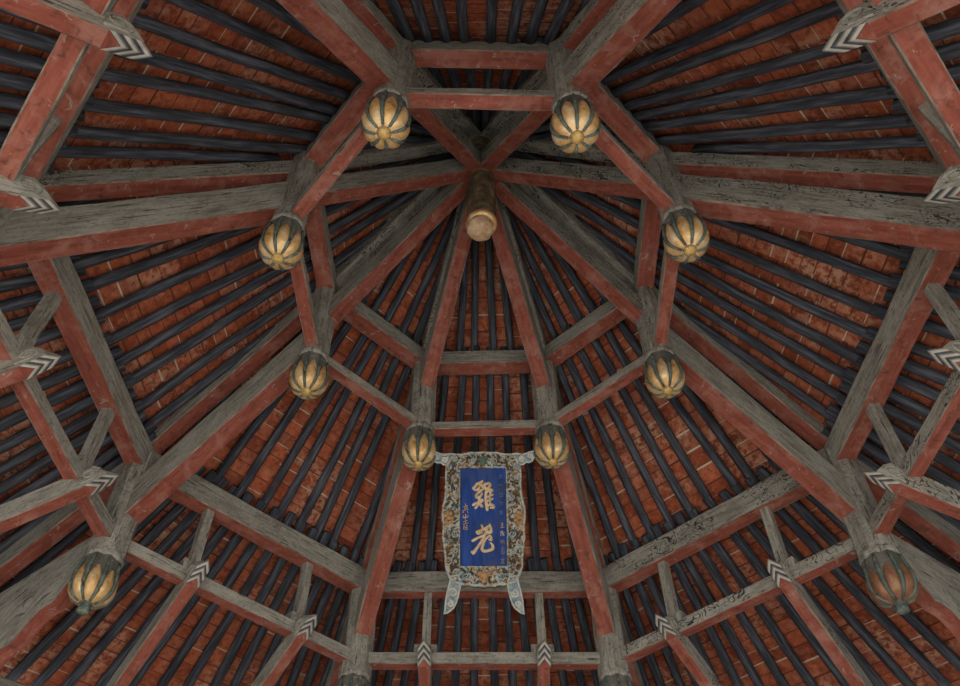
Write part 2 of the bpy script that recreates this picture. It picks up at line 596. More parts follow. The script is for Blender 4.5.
# eave beams and columns that carry the roof, outside the picture
for i, (a, b, _w, _k) in enumerate(BAYS):
    A, B = v2(OUTER, a).normalized() * 3.12, v2(OUTER, b).normalized() * 3.12
    o = beam('trim_%d' % (i + 1), P(A.x, A.y, Z_EAVE - 0.32), P(B.x, B.y, Z_EAVE - 0.32), 0.14, 0.36, seed=200 + i)
    o['kind'] = 'structure'
for i, k in enumerate(NAMES):
    A = v2(OUTER, k).normalized() * 3.12
    p1 = P(A.x, A.y, Z_EAVE + 0.05)
    o = link('column', pole_bm(Vector((p1.x, p1.y, 0)), p1, 0.2, 0.18, 16, 4), RED)
    o['kind'] = 'structure'

BLOCKER_RED = plain('dark red light blocking boards', [(0.3, (0.10, 0.04, 0.03)), (0.7, (0.17, 0.07, 0.05))], 2, 0.85)
for i, (a, b, _w, _k) in enumerate(BAYS):  # unseen walls, added to block side light and darken the eaves tier
    A, B = v2(OUTER, a).normalized() * 3.12, v2(OUTER, b).normalized() * 3.12
    bm = new_bm()
    pa, pb = P(A.x, A.y, 0), P(B.x, B.y, 0)
    nn = (pb - pa).cross(Vector((0, 0, 1))).normalized() * 0.05
    zt = S * (Z_EAVE - 0.3) + EYE
    loft(bm, [[Vector((p.x, p.y, z)) + nn * s for p, s in ((pa, 1), (pb, 1), (pb, -1), (pa, -1))] for z in (zt - 0.25 if _k in (225, 270, 315) else (0.0 if _k in (45, 90, 135, 0, 180) else BLOCKER_LOW), zt)])
    o = link('light_block_wall_%d' % (i + 1), bm, BLOCKER_RED)
    o['kind'] = 'structure'

# ---------------------------------------------------------------- posts with lotus buds
def bud_radius(t):
    """profile of the bud, t = 0 tip .. 1 collar"""
    pts = [(0, .24), (0.03, .50), (0.10, .80), (0.21, .95), (0.34, 1.0), (0.50, .98), (0.66, .92), (0.84, .86), (1.0, .84)]
    for (a, ra), (b, rb) in zip(pts, pts[1:]):
        if t <= b:
            return ra + (rb - ra) * (t - a) / (b - a)
    return pts[-1][1]


def octagon(r, z, n=8, rot=0.0, flat=0.0):
    return [Vector((r * math.cos(a), r * math.sin(a), z)) for a in [2 * math.pi * q / n + rot for q in range(n)]]


def make_post(name, R, tip, collar, top, shaft_r, petal_mat, nub):
    """post standing on its own local axis, bud tip at local z=0; returns the shaft (top-level mesh) with its parts"""
    H = (collar - tip) * S
    bm = new_bm()
    rot = math.pi / 8
    T = (top - tip) * S
    rings = []
    for q in range(9):
        t = q / 8
        r = shaft_r * S * (1.04 + 0.05 * math.exp(-t * 14)) * (1 + 0.012 * math.sin(q * 2.3))
        rings.append(octagon(r, H * 0.97 + (T - H * 0.97) * t, 8, rot))
    # alternate long and short facets: squarish shaft with broad chamfers
    for rg in rings:
        for v in rg:
            m = max(abs(v.x), abs(v.y))
            k = 0.94
            v.x *= k + 0.08 * (1 - abs(v.x) / (abs(v.x) + abs(v.y)))
            v.y *= k + 0.08 * (1 - abs(v.y) / (abs(v.x) + abs(v.y)))
    loft(bm, rings)
    post = link(name, bm, POSTM)
    # bud core
    bm = new_bm()
    n = 32
    rings = []
    for q in range(15):
        t = q / 14
        r = R * S * bud_radius(t) * 0.955
        rings.append([Vector((r * (1 + 0.035 * math.cos(8 * a)) * math.cos(a), r * (1 + 0.035 * math.cos(8 * a)) * math.sin(a), H * t)) for a in [2 * math.pi * j / n for j in range(n)]])
    loft(bm, rings)
    core = link('lotus_bud', bm, BUDM, post, True)
    core['label'] = 'grey and gilt carved lotus bud'
    # petals: pointed at the top, set between the ribs
    for p in range(8):
        a0 = 2 * math.pi * p / 8
        bm = new_bm()
        uvl = bm.loops.layers.uv.active
        nu, nv = 8, 12
        g = []
        for i in range(nv + 1):
            s = i / nv
            t = 0.012 + 0.62 * s
            half = (math.pi / 8) * 0.76 * (1.0 if s < 0.42 else max(0.02, max(0.0, math.cos((s - 0.42) / 0.58 * math.pi / 2)) ** 0.9))
            row = []
            for j in range(nu + 1):
                e = 2 * j / nu - 1
                a = a0 + half * e
                bul = 1.0 + 0.10 * (1 - e * e) * math.sin(math.pi * min(1, s * 1.05)) ** 0.5
                r = R * S * bud_radius(t) * 0.965 * bul
                row.append(bm.verts.new((r * math.cos(a), r * math.sin(a), H * t)))
            g.append(row)
        for i in range(nv):
            for j in range(nu):
                bm.faces.new((g[i][j], g[i][j + 1], g[i + 1][j + 1], g[i + 1][j]))
        # back skin so the petal is a closed shell
        ge = bmesh.ops.extrude_face_region(bm, geom=list(bm.faces))
        for v in [x for x in ge['geom'] if isinstance(x, bmesh.types.BMVert)]:
            v.co.x *= 0.93
            v.co.y *= 0.93
        link('petal', bm, petal_mat, core, True)
    for p in range(8):
        a0 = 2 * math.pi * (p + 0.5) / 8
        bm = new_bm()
        pts = []
        rr = []
        for i in range(13):
            t = 0.015 + 0.82 * i / 12
            r = R * S * bud_radius(t) * 0.985
            pts.append(Vector((r * math.cos(a0), r * math.sin(a0), H * t)))
            rr.append(R * S * 0.092 * (0.75 + 0.35 * math.sin(math.pi * i / 12)))
        tube(bm, pts, rr, 6)
        link('rib', bm, TEAL, core, True)
    # pointed scallops round the collar
    bm = new_bm()
    rings = []
    for t, k in ((0.86, 1.0), (0.90, 1.06), (0.96, 1.06), (1.02, 1.0), (1.05, 0.9)):
        r = R * S * bud_radius(min(t, 1)) * k
        rings.append([Vector((r * (1 + 0.03 * math.cos(8 * a)) * math.cos(a), r * (1 + 0.03 * math.cos(8 * a)) * math.sin(a), H * (t - 0.03 * math.cos(8 * a) * (t < 0.9)))) for a in [2 * math.pi * j / n for j in range(n)]])
    loft(bm, rings)
    link('collar', bm, POSTM, post, True)
    # seed head at the tip
    bm = new_bm()
    rings = []
    prof = ((0.95, 0.10), (1.0, 0.03), (0.9, -0.015), (0.55, -0.035), (0.1, -0.04)) if not nub else ((0.95, 0.10), (0.75, 0.03), (0.72, -0.05), (0.95, -0.09), (0.9, -0.15), (0.3, -0.17))
    for k, t in prof:
        r = R * S * 0.30 * k
        rings.append([Vector((r * (1 + 0.06 * math.cos(8 * a)) * math.cos(a), r * (1 + 0.06 * math.cos(8 * a)) * math.sin(a), H * t)) for a in [2 * math.pi * j / 24 for j in range(24)]])
    loft(bm, rings)
    ro = link('rosette', bm, ROSE if petal_mat is GOLD and not nub else TEAL, core, True)
    bm = new_bm()
    zt = H * prof[-1][1]
    for ring, cnt in ((0.0, 1), (0.10, 6), (0.20, 11)):
        for q in range(cnt):
            a = 2 * math.pi * q / max(cnt, 1)
            mt = Matrix.Translation((R * S * ring * math.cos(a), R * S * ring * math.sin(a), zt + H * 0.012 + ring * H * 0.06))
            bmesh.ops.create_icosphere(bm, subdivisions=1, radius=R * S * 0.045, matrix=mt)
    link('seed_cluster', bm, ROSE if petal_mat is GOLD else TEAL, core, True)
    return post


def copy_tree(o, parent=None):
    c = o.copy()
    COL.objects.link(c)
    if parent is not None:
        c.parent = parent
        c.matrix_parent_inverse = o.matrix_parent_inverse.copy()
    for ch in list(o.children):
        copy_tree(ch, c)
    return c


Z_TIP, Z_COL = 3.187, 3.47
proto = make_post('lotus_post', 0.094, Z_TIP + .012, Z_COL, 4.10, 0.079, GOLD, False)
for i, k in enumerate(NAMES):
    o = proto if i == 0 else copy_tree(proto)
    x, y = INNER[k]
    o.location = P(x, y, Z_TIP + .012)
    o.rotation_euler = (random.uniform(-.012, .012), random.uniform(-.012, .012), math.atan2(y, x) + random.uniform(-.06, .06))
    tag(o, 'inner ring hanging post with gilded lotus bud, ' + WHERE[k], 'post', 'inner ring of lotus posts')
Z_TIP2, Z_COL2 = 2.155, 2.425
proto = make_post('lotus_post', 0.099, Z_TIP2, Z_COL2, 3.06, 0.088, GOLD, True)
proto_d = None
first = True
for i, k in enumerate(['BL', 'LL', 'L', 'UL', 'UR', 'R', 'BR']):
    o = proto if i == 0 else copy_tree(proto)
    x, y = OUTER[k]
    o.location = P(x, y, Z_TIP2)
    o.rotation_euler = (0, 0, math.atan2(y, x))
    tag(o, 'outer ring hanging post with large lotus bud, ' + WHERE[k], 'post', 'outer ring of lotus posts')
o = make_post('lotus_post', 0.099, Z_TIP2, Z_COL2, 3.06, 0.088, DULL, True)
o.location = P(OUTER['RL'][0], OUTER['RL'][1], Z_TIP2)
o.rotation_euler = (0, 0, math.atan2(OUTER['RL'][1], OUTER['RL'][0]))
tag(o, 'outer ring hanging post with dull copper lotus bud, second anticlockwise from the plaque', 'post', 'outer ring of lotus posts')

# king post in the middle
bm = new_bm()
rings = []
for q in range(13):
    t = q / 12
    r = 0.082 * S * (1 + 0.03 * math.sin(q * 1.7))
    rings.append([v + Vector((0.01 * mnoise.noise(v * 5 + Vector((0, 0, q))), 0.01 * mnoise.noise(v * 4 - Vector((0, 0, q))), 0)) for v in octagon(r, S * (4.16 + (5.2 - 4.16) * t) + EYE, 12)])
loft(bm, rings)
king = link('king_post', bm, DARKWOOD)
tag(king, 'dark central king post with broken gilded foot where all spokes meet', 'post')
bm = new_bm()
loft(bm, [octagon(0.080 * S * k, S * z + EYE, 16) for k, z in ((0.95, 4.185), (1.08, 4.175), (1.10, 4.155), (1.02, 4.145), (0.9, 4.14))])
link('gilded_band', bm, GOLD, king, True)
bm = new_bm()
rings = []
for q in range(8):
    t = q / 7
    rr = 0.070 * S * (1, 0.98, 0.93, 0.95, 1.0, 0.97, 0.85, 0.45)[q]
    rings.append([v + Vector((-0.022 * t, 0.01 * t, 0)) + 0.022 * Vector((mnoise.noise(v * 9), mnoise.noise(v * 9 + Vector((3, 1, 2))), 0.6 * mnoise.noise(v * 11))) for v in octagon(rr, S * (4.16 - 0.085 * t) + EYE, 20)])
loft(bm, rings)
link('broken_foot', bm, BONE, king, True)

# ---------------------------------------------------------------- radial timbers
SCROLLED = {'UL': 0, 'L': 0, 'LL': 0, 'BL': 0, 'UR': 1, 'R': 1, 'RL': 0, 'BR': 0}
for i, k in enumerate(NAMES):
    a = v2(INNER, k)
    b = v2(OUTER, k)
    ui = a.normalized()
    d = (b - a)
    dist = d.length
    dn = d.normalized()
    where = WHERE[k]
    sm = GREYS if SCROLLED[k] else GREY
    # long lower beam from inner post to outer post
    p0 = a + dn * 0.04
    p1 = b - dn * 0.04
    beam('radial_beam', P(p0.x, p0.y, {'L': 3.565, 'R': 3.565, 'UL': 3.555, 'UR': 3.555, 'RL': 3.50}.get(k, 3.475)), P(p1.x, p1.y, {'L': 2.55, 'R': 2.57}.get(k, 2.60)), 0.10, 0.175, sm, seed=i, wob=0.008)
    o = COL.objects[-1]
    tag(o, 'long red bottomed beam from inner to outer post, ' + where, 'beam', 'long radial beams')
    # hip beam above it, under the rafters
    p1 = b + dn * 0.05
    hz = {'L': -0.085, 'R': -0.085}.get(k, 0.0)
    beam('hip_beam', P(a.x, a.y, 4.035 + hz * 0.8), P(p1.x, p1.y, 3.03 + hz), 0.085, 0.10, GREYS if k in ('UR', 'R', 'L') else GREY, seed=20 + i)
    o = COL.objects[-1]
    tag(o, 'hip beam of the middle roof tier, ' + where, 'beam', 'middle hip beams')
    e = b + (eave(k) - b) * 0.93
    if k not in ('UL', 'UR'):
        beam('hip_beam', P(b.x, b.y, 3.0), P(e.x, e.y, Z_EAVE - 0.10), 0.085, 0.12, GREY, seed=30 + i)
        o = COL.objects[-1]
        tag(o, 'hip beam from outer post down to eaves, ' + where, 'beam', 'eaves hip beams')
    # inner hip to the apex
    p1 = ui * 0.07
    beam('hip_beam', P(a.x, a.y, 4.06), P(p1.x, p1.y, 5.13), 0.085, 0.11, GREYS, seed=40 + i)
    o = COL.objects[-1]
    o.data.materials[1] = GREYS
    tag(o, 'scroll painted inner hip beam rising to the apex, ' + where, 'beam', 'inner hip beams')
    # spoke to the king post
    p0 = a - ui * 0.03
    p1 = ui * 0.06
    beam('spoke_beam', P(p0.x, p0.y, 3.735), P(p1.x, p1.y, 4.70), 0.088, 0.12, GREYS if k in ('UR', 'R', 'UL', 'RL') else GREY, seed=50 + i)
    o = COL.objects[-1]
    tag(o, 'red bottomed spoke between inner post and king post, ' + where, 'beam', 'spoke beams')

# ---------------------------------------------------------------- ring timbers, struts and bracket beams
for i, (a, b, bay, ang) in enumerate(BAYS):
    A, B = v2(INNER, a), v2(INNER, b)
    tz = {270: 3.53, 90: 3.455, 135: 3.465, 45: 3.465}.get(ang, 3.485)
    beam('tie_beam', P(A.x, A.y, tz), P(B.x, B.y, tz), 0.068, 0.062, GREYS if ang == 270 else GREY, seed=60 + i)
    tag(COL.objects[-1], 'slim inner ring tie beam just above lotus buds, ' + bay, 'beam', 'inner ring tie beams')
    beam('purlin', P(A.x, A.y, Z_IPB), P(B.x, B.y, Z_IPB), 0.085 if ang == 270 else 0.10, Z_IPT - Z_IPB, GREY, seed=70 + i)
    tag(COL.objects[-1], 'thick inner ring purlin under rafter joints, ' + bay, 'beam', 'inner ring purlins')
    A2, B2 = v2(OUTER, a), v2(OUTER, b)
    if ang == 270:
        continue
    beam('tie_beam', P(A2.x, A2.y, 2.478), P(B2.x, B2.y, 2.478), 0.072, 0.075, GREYS if ang in (45, 0) else GREY, seed=80 + i, wob=0.006)
    tag(COL.objects[-1], 'outer ring tie beam crossed by bracket beams, ' + bay, 'beam', 'outer ring tie beams')
    beam('purlin', P(A2.x, A2.y, Z_OPB), P(B2.x, B2.y, Z_OPB), 0.075 if ang == 90 else 0.10, Z_OPT - Z_OPB, GREYS if ang == 45 else GREY, seed=90 + i, wob=0.010)
    tag(COL.objects[-1], 'heavy outer ring purlin under rafter joints, ' + bay, 'beam', 'outer ring purlins')
    mid = (A2 + B2) / 2
    tan = (B2 - A2).normalized()
    nrm = Vector((tan.y, -tan.x, 0))
    if nrm.dot(mid) < 0:
        nrm = -nrm
    for q, s in enumerate((-0.33, 0.33)):
        c = mid + tan * s
        wh = ('first of two, ', 'second of two, ')[q] + bay
        # strut up to the purlin, on its block
        root = empty('strut', P(c.x, c.y, 2.55))
        tag(root, 'small grey strut under purlin, clockwise ' + wh, 'strut', 'struts of the outer ring')
        inv = root.matrix_basis.inverted()
        for nm, h0, h1, w0, w1, dp in (('strut_post', 2.59, 2.98, 0.050, 0.046, 0.05), ('strut_block', 2.545, 2.60, 0.125, 0.13, 0.075)):
            bm = new_bm()
            rings = []
            for t in range(5):
                z = h0 + (h1 - h0) * t / 4
                w = (w0 + (w1 - w0) * t / 4) / 2
                rings.append([P(c.x, c.y, z) + (tan * x * w + nrm * y * dp / 2) * S - root.location for x, y in ((-1, -1), (1, -1), (1, 1), (-1, 1))])
            loft(bm, rings)
            bmesh.ops.bevel(bm, geom=[e for e in bm.edges if e.calc_face_angle(0) > 0.8], offset=0.006, segments=1, affect='EDGES')
            link(nm, bm, GREY, root)
        # bracket beam: slopes up towards the middle, crosses the tie, ends in a striped prow
        sl = 0.66
        w, h = 0.066, 0.105
        t0 = -0.07
        tail = 2.85 - c.length
        zn = 2.435
        pa = c + nrm * t0
        pb = c + nrm * tail
        neck = P(pa.x, pa.y, zn)
        tailp = P(pb.x, pb.y, zn - sl * (tail - t0))
        bb = beam('bracket_beam', tailp, neck, w, h, GREYS if ang in (0, 45, 315) else GREY, seed=100 + i * 2 + q)
        tag(bb, 'bracket beam with striped pointed head, clockwise ' + wh, 'beam', 'bracket beams of the outer ring')
        # head
        bm = new_bm()
        uvl = bm.loops.layers.uv.active
        ax, sd, up_ = frame_axes(tailp, neck)
        hw, hh = w * S / 2, h * S
        Ls = 0.115 * S
        hz = Vector((ax.x, ax.y, 0)).normalized()
        vz = Vector((0, 0, hh / up_.z))
        BLp, BRp = neck - sd * hw, neck + sd * hw
        TLp, TRp = BLp + vz, BRp + vz
        chin = neck + ax * 0.046 * S
        nose = neck + hz * 0.122 * S + Vector((0, 0, 0.098 * S))
        NLf, NRf = nose - (chin - BLp), nose - (chin - BRp)
        SLm, SRm = TLp.lerp(NLf, 0.5) + vz * 0.10, TRp.lerp(NRf, 0.5) + vz * 0.10

        def face(ps, mi, uvs=None):
            f = bm.faces.new([bm.verts.new(p) for p in ps])
            f.material_index = mi
            for n_, lp in enumerate(f.loops):
                lp[uvl].uv = uvs[n_] if uvs else (lp.vert.co.x, lp.vert.co.z)
        for c0, c1 in ((BLp, NLf), (BRp, NRf)):
            face((c0, chin, nose, c1), 0, ((0, 0.3), (0, 0.3), (0, 3.1), (0, 3.1)))
        face((BLp, NLf, SLm, TLp), 1)
        face((BRp, TRp, SRm, NRf), 1)
        face((TLp, SLm, SRm, TRp), 1)
        face((SLm, NLf, nose, NRf, SRm), 1)
        face((BLp, BRp, chin), 2)
        face((BLp, TLp, TRp, BRp), 1)
        bmesh.ops.remove_doubles(bm, verts=bm.verts, dist=1e-5)
        hd = link('bracket_head', bm, [STRIPE, GREY, RED], bb)
        hd['label'] = 'striped black and white pointed head'
        # scroll carved on both cheeks
        for sg in (-1, 1):
            bm = new_bm()
            cen = neck + ax * 0.008 * S + vz * 0.56 + sd * sg * (hw + 0.001)
            pts = []
            for n_ in range(26):
                th = n_ / 25 * 3.4 * math.pi
                r = hh * (0.06 + 0.26 * n_ / 25)
                pts.append(cen - ax * r * 1.25 * math.cos(th) + up_ * r * math.sin(th) * 0.9)
            pts += [pts[-1] - ax * 0.035 * n_ - up_ * 0.004 * n_ for n_ in (1, 2, 3)]
            tube(bm, pts, [0.0045 + 0.003 * n_ / 28 for n_ in range(29)], 6)
            link('carved_scroll', bm, GREY, bb, True)

# broad scalloped bracket plates beyond the outer posts
for k in ('LL', 'BL', 'BR', 'RL'):
    b = v2(OUTER, k)
    u = b.normalized()
    r0 = b.length
    sdv = Vector((-u.y, u.x, 0))
    bm = new_bm()
    top, bot = [], []
    N = 70
    for q in range(N + 1):
        t = q / N
        r = r0 + 0.03 + (3.0 - r0) * t
        zt = 2.60 - 0.42 * (r - r0)
        zbm = 2.43 - 1.12 * (r - r0) ** 0.9 + 0.05 * abs(math.sin(t * math.pi * 7.0))
        top.append((r, zt))
        bot.append((r, max(zbm, zt - 0.55 - 0.1 * t + 0.04 * abs(math.sin(t * math.pi * 7)))))
    hw = 0.036
    rings = []
    for (r, zt), (_r, zb_) in zip(top, bot):
        c = u * r
        ring = []
        for sx, zz in ((-1, zb_), (1, zb_), (1, zb_ + .012), (1, zt), (-1, zt), (-1, zb_ + .012)):
            ring.append(P(c.x + sdv.x * hw * sx, c.y + sdv.y * hw * sx, zz))
        rings.append(ring)
    loft(bm, rings, lambda i, j: 1 if j == 0 else 0)
    o = link('bracket_plate', bm, [GREY, RED])
    tag(o, 'broad scalloped bracket beside outer lotus post, ' + WHERE[k], 'bracket', 'scalloped brackets')

# ---------------------------------------------------------------- rafters
def rafter(p0, p1, r, label, group, seed):
    bm = pole_bm(p0, p1, r * S, r * S * random.uniform(0.92, 1.08), 8, 7, 0.013, seed)
    o = link('rafter', bm, RAFT, None, True)
    tag(o, label, 'rafter', group)


RR = 0.0255
RV = RR * 1.6 + 0.006      # sloping rafters clear the flat tops of the purlins
sd_ = 0
for a, b, bay, ang in BAYS:
    A, B = v2(INNER, a), v2(INNER, b)
    A2, B2 = v2(OUTER, a), v2(OUTER, b)
    A3, B3 = eave(a), eave(b)

    def spots(n, off, j, m):
        return [(q + off + random.uniform(-j, j)) / m for q in range(n)]
    # inner tier
    for q, t in enumerate(spots(N_IN, 1, 0.10, N_IN + 1)):
        lo = A.lerp(B, t)
        md = (A + B) / 2
        s_hi = 0.12
        for _s in range(60):
            x = (t - 0.5) * (0.45 + 0.55 * (s_hi - 0.12) / 0.88)
            if abs(x) <= 0.5 * s_hi * 0.9:
                break
            s_hi += 0.01
        hi = md * s_hi + (lo - md) * (0.45 + 0.55 * (s_hi - 0.12) / 0.88)
        zl = Z_IPT + RV
        zh = APEX_Z - s_hi * (APEX_Z - Z_IPT) + RV
        ex = lo * 1.05
        sd_ += 1
        rafter(P(hi.x, hi.y, zh), P(ex.x, ex.y, zl - (APEX_Z - Z_IPT) * 0.05), RR, f'{ORD[q]} rafter clockwise in the apex tier, {bay}', 'apex rafters, ' + bay, sd_)
    # middle tier
    for q, t in enumerate(spots(N_MID, 1, 0.16, N_MID + 1)):
        ti = 0.5 + (t - 0.5) * SPREAD + random.uniform(-0.018, 0.018)
        hi, lo = A.lerp(B, ti), A2.lerp(B2, t)
        zh, zl = Z_IPT + RV, Z_OPT + RV
        d = lo - hi
        e0, e1 = -random.uniform(0.01, 0.03), 1 + random.uniform(0.04, 0.07)
        for _s in range(60):
            ss = max(0.0, e0)
            x = (ti - 0.5) * 0.48 * (1 - ss) + (t - 0.5) * ss
            if abs(x) <= 0.5 * (0.48 * (1 - ss) + ss) * 0.965:
                break
            e0 = ss + 0.01
        p0, p1 = hi + d * e0, hi + d * e1
        dz = zl - zh
        sd_ += 1
        rafter(P(p0.x, p0.y, zh + dz * e0), P(p1.x, p1.y, zh + dz * e1 - 0.005), RR, f'{ORD[q]} rafter clockwise in the middle tier, {bay}', 'middle rafters, ' + bay, sd_)
    if ang == 270:
        continue
    # eaves tier, whose upper ends lap past the outer purlin
    for q, t in enumerate(spots(N_OUT, 0.5, 0.06, N_OUT)):
        t = out_t(t)
        hi, lo = A2.lerp(B2, t), A3.lerp(B3, t)
        zh, zl = Z_OPT + RV, Z_EAVE + RV
        d = lo - hi
        e0 = -random.uniform(0.028, 0.05)
        p0 = hi + d * e0
        dz = zl - zh
        sd_ += 1
        rafter(P(p0.x, p0.y, zh + dz * e0), P(lo.x, lo.y, zl), RR * 1.08, f'{ORD[q]} rafter clockwise in the eaves tier, {bay}', 'eaves rafters, ' + bay, sd_)

# ---------------------------------------------------------------- plaque
TILT = math.radians(30)
PO = P(0.003, 0.93, 3.29)
PX = Vector((1, 0, 0))
PY = Vector((0, math.sin(TILT), -math.cos(TILT)))      # down the board
PN = PX.cross(PY).normalized()                       # towards the viewer or away
if PN.y > 0:
    PN = -PN
U = 0.0055 * S                                        # size of one lettering unit


def Q(px, py, h=0.0):
    """board coordinates (units from the middle of the top edge, x to the viewer's right, y down), h metres out of the board"""
    return PX * (px - 484) * U + PY * (py - 455) * U + PN * h


plaque = empty('name_plaque', PO)
tag(plaque, 'tilted blue name plaque with gilt characters in carved painted frame', 'plaque')


def board_box(x0, y0, x1, y1, h0, h1):
    bm = new_bm()
    loft(bm, [[Q(x, y, h) for x, y in ((x0, y0), (x1, y0), (x1, y1), (x0, y1))] for h in (h0, h1)])
    return bm


link('board', board_box(458, 466, 509, 571, -0.03, 0.0), BLUE, plaque)

# frame: grid around the opening, raised rim, carved relief
LEFT = [(452, 457), (447, 464), (445.5, 475), (446, 488), (445, 500), (442.5, 510), (442, 520), (443.5, 530), (442.8, 540), (444.5, 550), (445.5, 560), (446, 570), (449, 579), (454, 585)]
BOTTOM = [(459, 586), (464, 587.5), (469, 587), (474, 589), (480, 588), (484, 590)]
TOPE = [(484, 452.5), (478, 453.2), (470, 453), (462, 455), (456, 455)]
half = TOPE + LEFT + BOTTOM                      # viewer's left half, from top middle to bottom middle
full = half + [(968 - x, y) for x, y in reversed(half[1:-1])]


def resample(poly, n):
    L = [0.0]
    m = len(poly)
    for q in range(m):
        a, b = poly[q], poly[(q + 1) % m]
        L.append(L[-1] + math.hypot(b[0] - a[0], b[1] - a[1]))
    out = []
    q = 0
    for s in range(n):
        d = L[-1] * s / n
        while L[q + 1] < d:
            q += 1
        t = (d - L[q]) / (L[q + 1] - L[q])
        a, b = poly[q], poly[(q + 1) % m]
        out.append((a[0] + (b[0] - a[0]) * t, a[1] + (b[1] - a[1]) * t))
    return out


def inner_edge(x, y):
    """nearest point towards the rectangular opening along the ray from the board's middle"""
    cx, cy = 483.7, 519.0
    hx, hy = 22.7, 49.0
    dx, dy = x - cx, y - cy
    k = max(abs(dx) / hx, abs(dy) / hy)
    return cx + dx / k, cy + dy / k


NA, NC = 300, 22
outer = resample(full, NA)
bm = new_bm()
lay = bm.verts.layers.float.new('relief')


def swirl(px, py):
    s = 0.0
    for f_, o_ in ((0.16, 3.0), (0.30, 9.0)):
        p = Vector((px * f_, py * f_, o_))
        wv = Vector((mnoise.noise(p), mnoise.noise(p + Vector((7, 3, 1))), 0))
        s += (1 - abs(mnoise.noise(p * 1.3 + wv * 1.2)) * 3.2) * 0.5
    return max(0.0, min(1.0, s))


grid = []
for (ox, oy) in outer:
    ix, iy = inner_edge(ox, oy)
    row = []
    for c in range(NC + 1):
        t = c / NC
        x, y = ix + (ox - ix) * t, iy + (oy - iy) * t
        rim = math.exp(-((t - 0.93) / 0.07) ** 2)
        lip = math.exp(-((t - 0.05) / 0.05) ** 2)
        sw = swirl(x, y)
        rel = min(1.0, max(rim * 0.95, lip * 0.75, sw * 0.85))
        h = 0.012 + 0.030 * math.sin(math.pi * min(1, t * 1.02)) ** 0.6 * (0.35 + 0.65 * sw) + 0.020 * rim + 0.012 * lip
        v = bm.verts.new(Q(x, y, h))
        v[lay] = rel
        row.append(v)
    v = bm.verts.new(Q(ox, oy, -0.045))
    v[lay] = 0.4
    row.append(v)
    v = bm.verts.new(Q(ix, iy, -0.045))
    v[lay] = 0.1
    row.insert(0, v)
    grid.append(row)
for q in range(NA):
    r1, r2 = grid[q], grid[(q + 1) % NA]
    for c in range(len(r1) - 1):
        bm.faces.new((r1[c], r1[c + 1], r2[c + 1], r2[c]))
    bm.faces.new((r1[0], r2[0], r2[-1], r1[-1]))
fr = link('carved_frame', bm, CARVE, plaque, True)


def spiral_pts(cx, cy, r, turns, a0, sgn, h, n=22):
    return [Q(cx + r * (1 - 0.85 * q / n) * math.cos(a0 + sgn * turns * 2 * math.pi * q / n), cy + r * (1 - 0.85 * q / n) * math.sin(a0 + sgn * turns * 2 * math.pi * q / n), h + 0.004 * q / n) for q in range(n + 1)]


# curls carved along the frame
rnd = random.Random(3)
for (cx, cy, r) in [(450, 470, 3.4), (455, 481, 3.0), (449, 491, 3.4), (456, 500, 2.8), (456, 537, 3), (449, 546, 3.6), (456, 554, 3.2), (450, 563, 3.6), (457, 574, 3.4), (467, 578, 3.6), (475, 573, 2.6), (463, 462, 3.4), (473, 463, 3.2), (455, 461, 2.6)]:
    for sx in (1, -1):
        x = cx if sx == 1 else 968 - cx
        bm = new_bm()
        tube(bm, spiral_pts(x, cy, r * 1.15, 1.5, rnd.uniform(0, 6.28), sx * rnd.choice((1, -1)), 0.036), [0.0075 * (1 - 0.5 * q / 22) for q in range(23)], 6)
        c_ = link('carved_curl', bm, CURL, fr, True)
# round flowers half way down each side, mask top and bottom
for x in (449.5, 518.5):
    bm = new_bm()
    for ring, cnt, rad in ((0, 1, 2.2), (4.2, 7, 2.3)):
        for q in range(cnt):
            a = 2 * math.pi * q / cnt
            c = Q(x + ring * math.cos(a) * 0.8, 521 + ring * math.sin(a) * 1.35, 0.030)
            bmesh.ops.create_uvsphere(bm, u_segments=10, v_segments=6, radius=rad * U, matrix=Matrix.Translation(c))
    link('carved_flower', bm, FLOWER, fr, True)
for (x, y, w, m) in ((484, 463, 3.6, JADE), (484, 578, 4.6, FLOWER)):
    bm = new_bm()
    for dx, dy, r in ((0, 0, w), (-w * .9, -w * .5, w * .5), (w * .9, -w * .5, w * .5), (0, w * .9, w * .6), (-w * .6, w * .7, w * .35), (w * .6, w * .7, w * .35), (0, -w, w * .45)):
        bmesh.ops.create_uvsphere(bm, u_segments=12, v_segments=8, radius=r * U, matrix=Matrix.Translation(Q(x + dx, y + dy, 0.028)))
    link('carved_mask', bm, m, fr, True)


def plate(outline, h0, h1, bev=0.006):
    bm = new_bm()
    r = [[Q(x, y, h) for x, y in outline] for h in (h0, h1)]
    loft(bm, r)
    bmesh.ops.bevel(bm, geom=[e for e in bm.edges if e.calc_face_angle(0) > 0.9], offset=bev, segments=2, affect='EDGES')
    return bm


